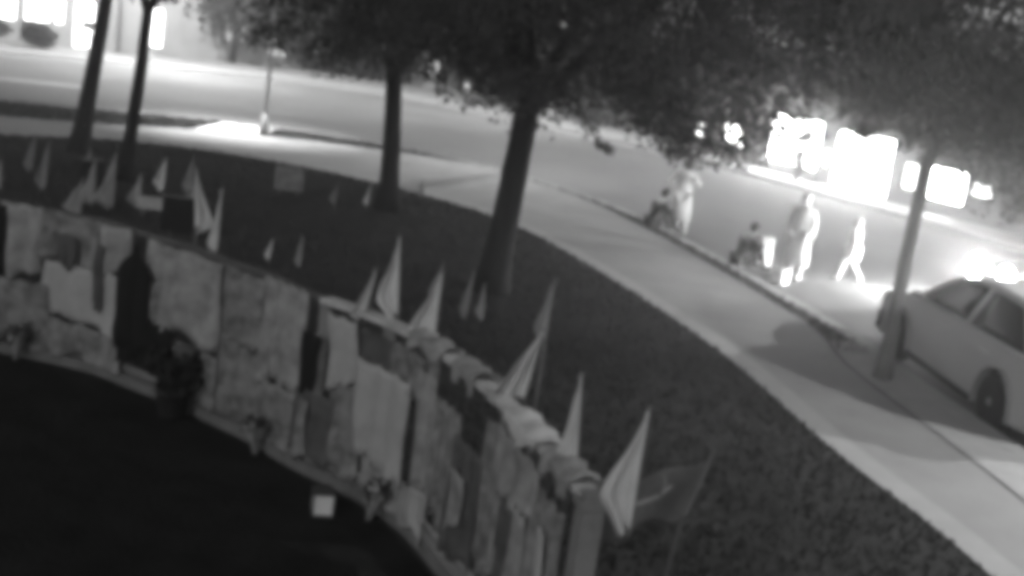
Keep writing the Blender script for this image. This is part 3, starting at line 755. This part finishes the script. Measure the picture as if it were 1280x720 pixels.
# flags and signs standing in the lawn
for i, (x, y, H, ho, W, mt, lab) in enumerate([
    (-8.9, 23.5, .95, .8, .2, M_FLAG2, 'pale flag in the grass left of the leftmost tree foot'),
    (-9.5, 23.0, .6, .5, .25, M_FLAG2, 'pale flag in the grass at the left picture edge'),
    (-7.3, 22.6, 1.05, .95, .42, M_FLAG2, 'wide pale flag in the grass between the two left trees'),
    (-7.0, 24.6, .8, .6, .22, M_FLAG, 'bright little flag just right of the thin left tree'),
    (-3.25, 26.5, .6, .45, .12, M_FLAG, 'small flag at the foot of the straight slender tree'),
    (-3.85, 26.0, .5, .35, .14, M_FLAG2, 'tiny flag left of the straight slender tree'),
    (-2.3, 28.7, .5, .35, .16, M_FLAG2, 'tiny flag right of the straight slender tree'),
    (-.62, 18.2, .75, .65, .16, M_FLAG2, 'faint flag at the left side of the thickest tree foot'),
    (-.36, 18.3, .55, .5, .14, M_FLAG2, 'faint low flag in front of the thickest tree foot'),
    (-3.94, 20.1, .42, .32, .10, M_FLAG, 'left of two tiny flags in the dark grass behind the fence'),
    (-3.42, 20.1, .52, .45, .12, M_FLAG2, 'right of two tiny flags in the dark grass behind the fence'),
    (-7.75, 22.9, .85, .8, .35, M_FLAG2, 'grey flag touching the wide pale flag between the left trees'),
    (-6.9, 22.9, .7, .55, .3, M_FLAG2, 'grey flag behind the low pale board'),
    (-6.35, 24.2, .9, .6, .2, M_FLAG2, 'thin grey flag right of the bright little flag'),
    (-9.9, 25.4, .8, .7, .2, M_FLAG2, 'grey flag at the left picture edge near the leftmost tree'),
    (-8.45, 24.6, .8, .7, .22, M_FLAG2, 'grey flag directly in front of the leftmost tree foot'),
    (-5.95, 22.90, 0.75, 0.60, 0.26, M_FLAG2, 'dull flag just left of the dark leaning board'),
    (-7.55, 21.60, 0.70, 0.60, 0.34, M_FLAG2, 'nearest pale flag behind the left part of the fence'),
    (-1.05, 18.60, 0.70, 0.55, 0.20, M_FLAG2, 'dim flag in the dark grass left of the thickest tree'),
    (.52, 17.2, .9, .7, .16, M_FLAG2, 'faint flag in the grass right of the thickest tree')]):
    flag(lab, (x, y, -.01), H, ho, W, mt, 20 + i, lean=(rnd.uniform(-.05, .05), 0), group='small flags standing in the grass')
def lawn_sign(label, c, w, h, mat, rz=0.1, z=.12):
    root = empty('lawn_sign', (c[0], c[1], -.01), rz)
    for sx in (-1, 1):
        m = MB(); m.tube([(sx * w * .3, .02, -.03), (sx * w * .3, .02, z + h * .6)], .01, 6); m.build('leg', M_STICK, root)
    m = MB(); m.box((0, 0, z + h / 2), (w, .02, h)); m.build('board', mat, root)
    m = MB(); m.box((0, .002, z + h + .008), (w + .02, .03, .015)); m.build('cap_strip', M_STICK, root)
    tag(root, label, 'sign', 'boards standing in the grass')
lawn_sign('pale square board in the grass left of the slender tree', (-5.0, 26.9), .62, .5, CLOTH[2])
lawn_sign('low pale board in the grass right of the thin left tree', (-6.55, 22.5), .6, .22, CLOTH[4], 0.25, .16)
lawn_sign('dark board leaning in the grass by the tall limp flag', (-5.7, 21.4), .75, .6, CLOTH[0], .1, .05)
lawn_sign('black board standing between the two left trees', (-7.9, 23.1), .42, .75, CLOTH[0], .5, .05)

# dim flag cloth strung between the end post and a leaning pole
bn = empty('banner', (1.36, 8.3, 0)); tag(bn, 'dim dark banner tied between the end post and a leaning pale pole', 'banner')
m = MB(); m.tube([(-.10, -.1, .0), (.0, 0, 1.25), (.16, .05, 1.78)], [.018, .014, .012], 8); m.build('pole', gray('dull_pole_mat', .10, .3, 8), bn, True)
def fnb(u, v):
    a = Vector((-.62, -.45, 1.64)); b = Vector((.15, .05, 1.74)); p = a.lerp(b, u)
    return p + Vector((-.10 * v * u, .035 * math.sin(u * 11 + v * 2), -.46 * v - .07 * math.sin(u * 3.14) * (1 - v) - .03 * math.sin(u * 9)))
m = MB(); m.sheet(fnb, 22, 10, .005); m.build('cloth', gray('banner_dark_mat', .085, .3, 5), bn, True)
br = empty('fallen_branch', (1.2, 8.0, 1.22)); tag(br, 'pale crooked twig tied beyond the end post', 'twig')
m = MB(); m.tube([(-.36, -.40, .34), (-.2, -.22, .31), (-.06, -.08, .33), (.02, 0, .38)], [.02, .016, .012, .007], 6); m.build('stem', M_STICK, br, True)
m = MB(); m.tube([(-.06, -.08, .33), (-.03, -.06, .41), (-.05, -.04, .46)], [.012, .009, .005], 6); m.build('side_shoot', M_STICK, br, True)

# ------------------------------------------------------------------ added haze volume, its glow standing in for lens glare
hm = bpy.data.materials.new('haze_mat'); hm.use_nodes = True
hn = hm.node_tree.nodes; hn.remove(hn['Principled BSDF'])
pv = hn.new('ShaderNodeVolumePrincipled'); pv.inputs['Color'].default_value = (.9, .9, .9, 1); pv.inputs['Density'].default_value = 0.007; pv.inputs['Anisotropy'].default_value = 0.85
hm.node_tree.links.new(pv.outputs['Volume'], hn['Material Output'].inputs['Volume'])
m = MB(); m.box((0, 300, 5.2), (1210, 1210, 12.8)); tag(m.build('haze', hm), 'thin added haze for the glare around the lights', 'haze', kind='stuff')

# ------------------------------------------------------------------ people
def skin(name, nodes, edges, mat, parent, sub=1):
    me = bpy.data.meshes.new(name); me.from_pydata([n[0] for n in nodes], edges, [])
    o = bpy.data.objects.new(name, me); col.objects.link(o)
    md = o.modifiers.new('skin', 'SKIN'); md.use_smooth_shade = True
    sv = me.skin_vertices[0].data
    for i, n in enumerate(nodes):
        rr = n[1]; sv[i].radius = rr if isinstance(rr, tuple) else (rr, rr); sv[i].use_root = (i == 0)
    ms = o.modifiers.new('sub', 'SUBSURF'); ms.levels = sub; ms.render_levels = sub
    dg = bpy.context.evaluated_depsgraph_get(); dg.update()
    nm = bpy.data.meshes.new_from_object(o.evaluated_get(dg))
    col.objects.unlink(o); bpy.data.objects.remove(o)
    return mk(name, nm, mat, parent, True)

def person(label, loc, rz, pose, height, top, bottom, hair=M_HAIR, coat=0):
    k = height / 1.75
    root = empty('person', loc, rz)
    J = dict(pel=(0, 0, .95), chest=(0, .01, 1.22), up=(0, 0, 1.40), neck=(0, .01, 1.50), hd=(0, .035, 1.63))
    for s, n in ((-1, 'l'), (1, 'r')):
        J['hip' + n] = (s * .095, 0, .90); J['kn' + n] = (s * .105, .02, .50); J['an' + n] = (s * .11, -.01, .09); J['to' + n] = (s * .125, .15, .035)
        J['sh' + n] = (s * .185, 0, 1.41); J['el' + n] = (s * .25, -.01, 1.12); J['wr' + n] = (s * .25, .09, .88); J['ha' + n] = (s * .245, .12, .80)
    if pose == 'walk':
        J['knl'] = (-.10, .18, .52); J['anl'] = (-.10, .26, .11); J['tol'] = (-.11, .41, .07); J['knr'] = (.10, .0, .50); J['anr'] = (.11, -.28, .15); J['tor'] = (.12, -.16, .04)
        J['ell'] = (-.25, -.12, 1.14); J['wrl'] = (-.25, -.05, .90); J['hal'] = (-.25, -.02, .82); J['elr'] = (.25, .08, 1.13); J['wrr'] = (.22, .26, .97); J['har'] = (.20, .33, .94)
    if pose == 'elbows':
        J['ell'] = (-.36, .05, 1.20); J['wrl'] = (-.22, .24, 1.32); J['hal'] = (-.16, .28, 1.38); J['elr'] = (.36, .02, 1.18); J['wrr'] = (.20, .20, 1.05); J['har'] = (.13, .23, 1.04)
        J['knl'] = (-.13, .06, .50); J['anl'] = (-.16, .05, .09); J['tol'] = (-.18, .20, .035)
    if pose == 'sit':
        dz = -.77
        for q in ('pel', 'chest', 'up', 'neck', 'hd'): J[q] = (J[q][0], J[q][1] + {'pel': 0, 'chest': .07, 'up': .15, 'neck': .2, 'hd': .25}[q], J[q][2] + dz - (.03 if q != 'pel' else 0))
        for s, n in ((-1, 'l'), (1, 'r')):
            J['hip' + n] = (s * .10, .03, .16); J['kn' + n] = (s * .15, .40, .44); J['an' + n] = (s * .13, .58, .05); J['to' + n] = (s * .14, .74, -.0)
            J['sh' + n] = (s * .185, .15, .61); J['el' + n] = (s * .23, .30, .40); J['wr' + n] = (s * .13, .47, .50); J['ha' + n] = (s * .06, .53, .50)
    S = lambda p: tuple(c * k for c in p)
    def chain(names, radii):
        nodes = []; edges = []; idx = {}
        for nm in names: idx[nm] = len(nodes); nodes.append((S(J[nm]), tuple(r * k for r in radii[nm]) if isinstance(radii[nm], tuple) else radii[nm] * k))
        return nodes, edges, idx
    rad = dict(pel=(.15, .11), chest=(.15, .105), up=(.13, .09), neck=.052, hd=.085)
    for n in 'lr': rad.update({'hip' + n: .088, 'kn' + n: .056, 'an' + n: .038, 'to' + n: .032, 'sh' + n: .056, 'el' + n: .04, 'wr' + n: .026, 'ha' + n: .03})
    order = ['pel', 'chest', 'up', 'neck', 'hd'] + [a + n for n in 'lr' for a in ('hip', 'kn', 'an', 'to', 'sh', 'el', 'wr', 'ha')]
    nodes, edges, ix = chain(order, rad)
    E = [('pel', 'chest'), ('chest', 'up'), ('up', 'neck'), ('neck', 'hd')]
    for n in 'lr': E += [('pel', 'hip' + n), ('hip' + n, 'kn' + n), ('kn' + n, 'an' + n), ('an' + n, 'to' + n), ('up', 'sh' + n), ('sh' + n, 'el' + n), ('el' + n, 'wr' + n), ('wr' + n, 'ha' + n)]
    edges = [(ix[a], ix[b]) for a, b in E]
    body = skin('body', nodes, edges, M_SKIN, root)
    # head with face and five fingers joined into the same mesh
    mh = MB(); h = Vector(S(J['hd']))
    mh.ball(h, .105 * k, 16, 12, (.80, .95, 1.16))
    mh.tube([h + Vector((0, .09, .02)) * k, h + Vector((0, .122, -.022)) * k, h + Vector((0, .095, -.03)) * k], [.008 * k, .016 * k, .012 * k], 6)
    for s in (-1, 1): mh.ball(h + Vector((s * .086, 0, -.005)) * k, .026 * k, 8, 6, (.4, .8, 1.2))
    mh.ball(h + Vector((0, .084, -.062)) * k, .022 * k, 8, 5, (1.2, .5, .4))
    for n in 'lr':
        w = Vector(S(J['wr' + n])); a = Vector(S(J['ha' + n])); d = (a - w).normalized(); sd = d.cross(Vector((0, 0, 1))) if abs(d.z) < .8 else Vector((0, 1, 0))
        sd.normalize(); nn = d.cross(sd)
        for q, (o_, ln) in enumerate(((-.026, .06), (-.009, .072), (.009, .068), (.025, .052))):
            b = a + sd * o_ * k; mh.tube([b, b + d * ln * .55 * k, b + d * ln * k + nn * .02 * k], [.009 * k, .0085 * k, .006 * k], 6)
        mh.tube([a - d * .03 * k - sd * .025 * k, a - sd * .05 * k + d * .005 * k, a - sd * .045 * k + d * .035 * k], [.011 * k, .01 * k, .007 * k], 6)
    bm = bmesh.new(); bm.from_mesh(body.data)
    tmp = bpy.data.meshes.new('tmp'); tmp.from_pydata(mh.v, [], mh.f); bm.from_mesh(tmp); bm.to_mesh(body.data); bm.free(); bpy.data.meshes.remove(tmp)
    body.data.polygons.foreach_set('use_smooth', [True] * len(body.data.polygons))
    me = MB()
    for s in (-1, 1):
        me = MB(); me.ball(h + Vector((s * .033, .093, .005)) * k, .011 * k, 8, 6); me.build('eye', M_HAIR, root, True)
    # clothes
    r2 = {q: (tuple(c + .022 for c in v) if isinstance(v, tuple) else v + .018) for q, v in rad.items()}
    nodes, _, ix = chain(['chest', 'pel', 'up', 'shl', 'ell', 'wrl', 'shr', 'elr', 'wrr'], r2)
    skin('shirt', nodes, [(ix[a], ix[b]) for a, b in (('pel', 'chest'), ('chest', 'up'), ('up', 'shl'), ('shl', 'ell'), ('ell', 'wrl'), ('up', 'shr'), ('shr', 'elr'), ('elr', 'wrr'))], top, root)
    nodes, _, ix = chain(['pel', 'hipl', 'knl', 'anl', 'hipr', 'knr', 'anr'], r2)
    skin('trousers', nodes, [(ix[a], ix[b]) for a, b in (('pel', 'hipl'), ('hipl', 'knl'), ('knl', 'anl'), ('pel', 'hipr'), ('hipr', 'knr'), ('knr', 'anr'))], bottom, root)
    for n in 'lr':
        a = Vector(S(J['an' + n])); t = Vector(S(J['to' + n])); m = MB()
        m.tube([a + Vector((0, -.05 * k, -.03 * k)), a + Vector((0, 0, -.025 * k)), a.lerp(t, .5) + Vector((0, 0, -.005 * k)), t, t + (t - a).normalized() * .03 * k], [.03 * k, .05 * k, .047 * k, .04 * k, .02 * k], 8)
        m.build('shoe', M_SHOE if top is not M_WHITE else M_PALE, root, True)
    if coat:
        m = MB(); m.lathe([(.10, 1.49), (.17, 1.44), (.20, 1.3), (.185, 1.1), (.20, .9), (.235, .62), (.25, coat), (.235, coat), (.17, .95)], n=18)
        m.v = [(x * k, (y * .72 + .01 + .02 * math.sin(9 * x + 6 * z)) * k, z * k) for x, y, z in m.v]; m.build('coat', top, root, True)
    m = MB(); m.ball(h + Vector((0, -.022, .022)) * k, .112 * k, 16, 10, (.86, .95, 1.1))
    m.v = [v for v in m.v]; m.build('hair', hair, root, True)
    tag(root, label, 'person', 'people at the roadside'); return root

person('standing person in a long white coat in front of the biggest lit window', (5.72, 26.1, -.12), R(150), 'stand', 1.80, M_WHITE, M_PALE, coat=.3, hair=gray('pale_hair_mat', .5, .1, 10))
person('small person in white walking on the road right of the standing person', (6.99, 26.6, -.12), R(60), 'walk', 1.38, M_WHITE, M_WHITE, coat=.7, hair=gray('pale_hair_mat', .5))
person('person in white with raised elbows near the hanging branch', (3.72, 30.2, -.12), R(170), 'elbows', 1.74, M_WHITE, M_WHITE, coat=.3, hair=gray('pale_hair_mat', .5))
person('person in dark clothes sitting on the kerb beside the raised-elbow person', (3.02, 29.6, .0), R(-60), 'sit', 1.70, M_DARKC, M_DARKC2)
person('person in dark clothes sitting on the kerb beside a white box', (4.55, 26.0, .0), R(-60), 'sit', 1.70, M_DARKC, M_DARKC2)
def cooler(label, loc, rz, d):
    root = empty('cooler_box', loc, rz); tag(root, label, 'box', None)
    m = MB(); w, l, h = d; m.box((0, 0, h * .4), (w, l, h * .8)); m.build('body', M_BOX, root)
    m = MB(); m.box((0, 0, h * .9), (w * 1.06, l * 1.06, h * .18)); m.build('lid', M_BOX, root)
    m = MB(); m.tube([(-w * .53, 0, h * .6), (-w * .6, 0, h * 1.02), (w * .6, 0, h * 1.02), (w * .53, 0, h * .6)], .012, 6); m.build('handle', M_LID, root, True)
cooler('tall white box standing on the road beside the seated dark person', (5.25, 27.3, -.12), .4, (.28, .3, .62))
cooler('small white box on the road edge in front of the seated dark person', (5.32, 25.4, -.12), .9, (.3, .26, .28))

# ------------------------------------------------------------------ cars
def car(name, label, loc, rz, paint, lit=False):
    """Length along +X (front at +X), width along Y."""
    root = empty(name, loc, rz); tag(root, label, 'car')
    WX = (1.38, -1.32); WR = .335
    def arch(cx):
        return [(cx + .40 * math.cos(a), .335 + .40 * math.sin(a)) for a in [math.pi * q / 8 for q in range(9)]]
    low = [(2.18, .22), (2.26, .40), (2.24, .66), (2.12, .80), (1.55, .93), (.95, 1.0), (-1.55, 1.03), (-2.12, 1.0), (-2.24, .85), (-2.25, .45), (-2.18, .24)]
    bottom = [(-1.72, .22)] + [p for p in reversed(arch(WX[1]))] + [(-.90, .20), (.96, .20)] + [p for p in reversed(arch(WX[0]))] + [(1.80, .22)]
    prof = low + bottom
    m = MB(); n = len(prof)
    lay = [(-.88, .93), (-.895, .985), (-.86, 1.0), (.86, 1.0), (.895, .985), (.88, .93)]
    lay = [(-.83, 1.0), (-.885, .985), (-.90, .96), (.90, .96), (.885, .985), (.83, 1.0)]
    vs = []
    cx, cz = 0, .6
    for y, s in lay:
        for x, z in prof:
            isb = z < .75 and any(abs(math.hypot(x - w, z - .335) - .40) < .01 for w in WX) or z < .23
            vs.append((x * (1 if isb else s), y * (1 - .05 * max(0, (z - .75)) / .3) * (1 - .10 * max(0, (abs(x) - 1.6) / .6) ** 2), z if isb else cz + (z - cz) * s))
    fs = []
    for q in range(len(lay) - 1):
        for i in range(n):
            j = (i + 1) % n; fs.append((q * n + i, q * n + j, (q + 1) * n + j, (q + 1) * n + i))
    fs.append(tuple(range(n - 1, -1, -1))); fs.append(tuple((len(lay) - 1) * n + i for i in range(n)))
    m.add(vs, fs)
    body = m.build('body', paint, root)
    bm = bmesh.new(); bm.from_mesh(body.data); bmesh.ops.triangulate(bm, faces=[f for f in bm.faces if len(f.verts) > 4]); bmesh.ops.recalc_face_normals(bm, faces=bm.faces); bm.to_mesh(body.data); bm.free()
    # greenhouse: pillars and roof as a frame, panes set in it
    def ring(pts): return pts
    bot = [(1.02, .995), (-1.85, 1.02)]; top_ = [(.30, 1.44), (-1.35, 1.46)]
    yb, yt = .80, .62
    def gp(u, v, side):   # u 0 front..1 rear, v 0 belt..1 roof
        a = (bot[0][0] + (bot[1][0] - bot[0][0]) * u, bot[0][1] + (bot[1][1] - bot[0][1]) * u); b = (top_[0][0] + (top_[1][0] - top_[0][0]) * u, top_[0][1] + (top_[1][1] - top_[0][1]) * u + .05 * math.sin(math.pi * u))
        return Vector((a[0] + (b[0] - a[0]) * v, side * (yb + (yt - yb) * v), a[1] + (b[1] - a[1]) * v))
    rf = MB()
    def roof(u, v):
        p = gp(u, 1, 1); y = (1 - 2 * v) * (yt + .02); return Vector((p.x, y, p.z + .05 * (1 - (1 - 2 * v) ** 2)))
    rf.sheet(roof, 10, 8, .03); rf.build('roof', paint, root, True)
    for side in (-1, 1):
        for u, r in ((0.0, .035), (.48, .045), (1.0, .07)):
            pil = MB(); pil.tube([gp(u, -.05, side), gp(u, .5, side), gp(u, 1.0, side)], r, 6)
            pil.build('pillar', paint, root, True)
    for side in (-1, 1):
        for ua, ub in ((.03, .46), (.50, .96)):
            g = MB(); g.sheet(lambda u, v: gp(ua + (ub - ua) * u, .02 + .93 * v, side), 4, 4, .012); g.build('side_window', M_GLASS, root, True)
    g = MB(); g.sheet(lambda u, v: gp(0, .02 + .95 * v, 1).lerp(gp(0, .02 + .95 * v, -1), .03 + .94 * u) + Vector((.03 * math.sin(math.pi * u), 0, 0)), 6, 4, .012); g.build('windscreen', M_GLASS, root, True)
    g = MB(); g.sheet(lambda u, v: gp(1, .02 + .95 * v, 1).lerp(gp(1, .02 + .95 * v, -1), .05 + .9 * u) - Vector((.03 * math.sin(math.pi * u), 0, 0)), 6, 4, .012); g.build('rear_window', M_GLASS, root, True)
    # belt strip, sill, handles, mirrors, bumpers
    for side in (-1, 1):
        g = MB(); g.tube([(1.0, side * .845, .985), (-.3, side * .85, 1.0), (-1.9, side * .835, 1.01)], .016, 6); g.build('belt_trim', M_CHROME, root, True)
        g = MB(); g.tube([(.94, side * .885, .22), (-.88, side * .885, .22)], .035, 6); g.build('sill_trim', M_TRIM, root, True)
        for x in (.05, -1.0):
            g = MB(); g.box((x, side * .905, .84), (.20, .03, .03)); g.build('door_handle', M_CHROME, root)
        g = MB(); g.ball((.78, side * .97, 1.06), .085, 10, 6, (.8, 1.1, .75)); g.build('mirror', paint, root, True)
    for x, sg in ((2.20, 1), (-2.20, -1)):
        g = MB(); g.sheet(lambda u, v: Vector((x + sg * .05 - sg * .16 * (2 * u - 1) ** 4, (2 * u - 1) * .84, .26 + .24 * v)), 10, 2, .05); g.build('bumper', M_TRIM if sg > 0 else paint, root, True)
    g = MB(); g.sheet(lambda u, v: Vector((2.262 - .02 * v, (2 * u - 1) * .42, .55 + .14 * v)), 6, 3, .02); g.build('grille', M_TRIM, root)
    for side in (-1, 1):
        g = MB(); ax = Matrix(((0, 0, 1), (0, 1, 0), (-1, 0, 0)))
        g.lathe([(.02, 0), (.26 if lit else .11, .0), (.26 if lit else .11, .04), (.18 if lit else .08, .07), (.03, .085)], (2.19, side * .64, .68), 14, ax); g.build('headlight', M_HEAD if lit else M_CHROME, root, True)  # lit lenses are oversized so that their shape carries the glare
        g = MB(); g.box((-2.235, side * .66, .82), (.05, .26, .16)); g.build('tail_light', M_TRIM, root)
    for x in WX:
        for side in (-1, 1):
            ax = Matrix(((1, 0, 0), (0, 0, side), (0, -side, 0)))
            wh = MB(); wh.lathe([(.20, -.10), (.30, -.105), (WR, -.08), (WR, .08), (.30, .105), (.20, .10)], (x, side * .78, WR), 20, ax); t = wh.build('wheel', M_TYRE, root, True)
            rm = MB(); rm.lathe([(.205, .02), (.205, .095), (.18, .09), (.05, .10), (.03, .12)], (x, side * .78, WR), 16, ax); rm.build('rim', M_RIM, t, True)
    if lit:
        L = bpy.data.lights.new('beam', 'SPOT'); L.energy = 3400; L.spot_size = R(70); L.spot_blend = .6; L.shadow_soft_size = .1
        lo = bpy.data.objects.new('beam', L); col.objects.link(lo); lo.parent = root; lo.location = (2.4, 0, .66); lo.rotation_euler = (0, R(-84), 0)
    return root
car('parked_car', 'light grey car parked at the kerb beside the leaning tree', (7.32, 18.45, -.12), math.atan2(4, -.4), M_BODY).scale = (1.3, 1.08, 1.16)
car('oncoming_car', 'dark car with dazzling headlights behind the parked car', (11.9, 26.4, -.12), R(188), M_BODYD, True)
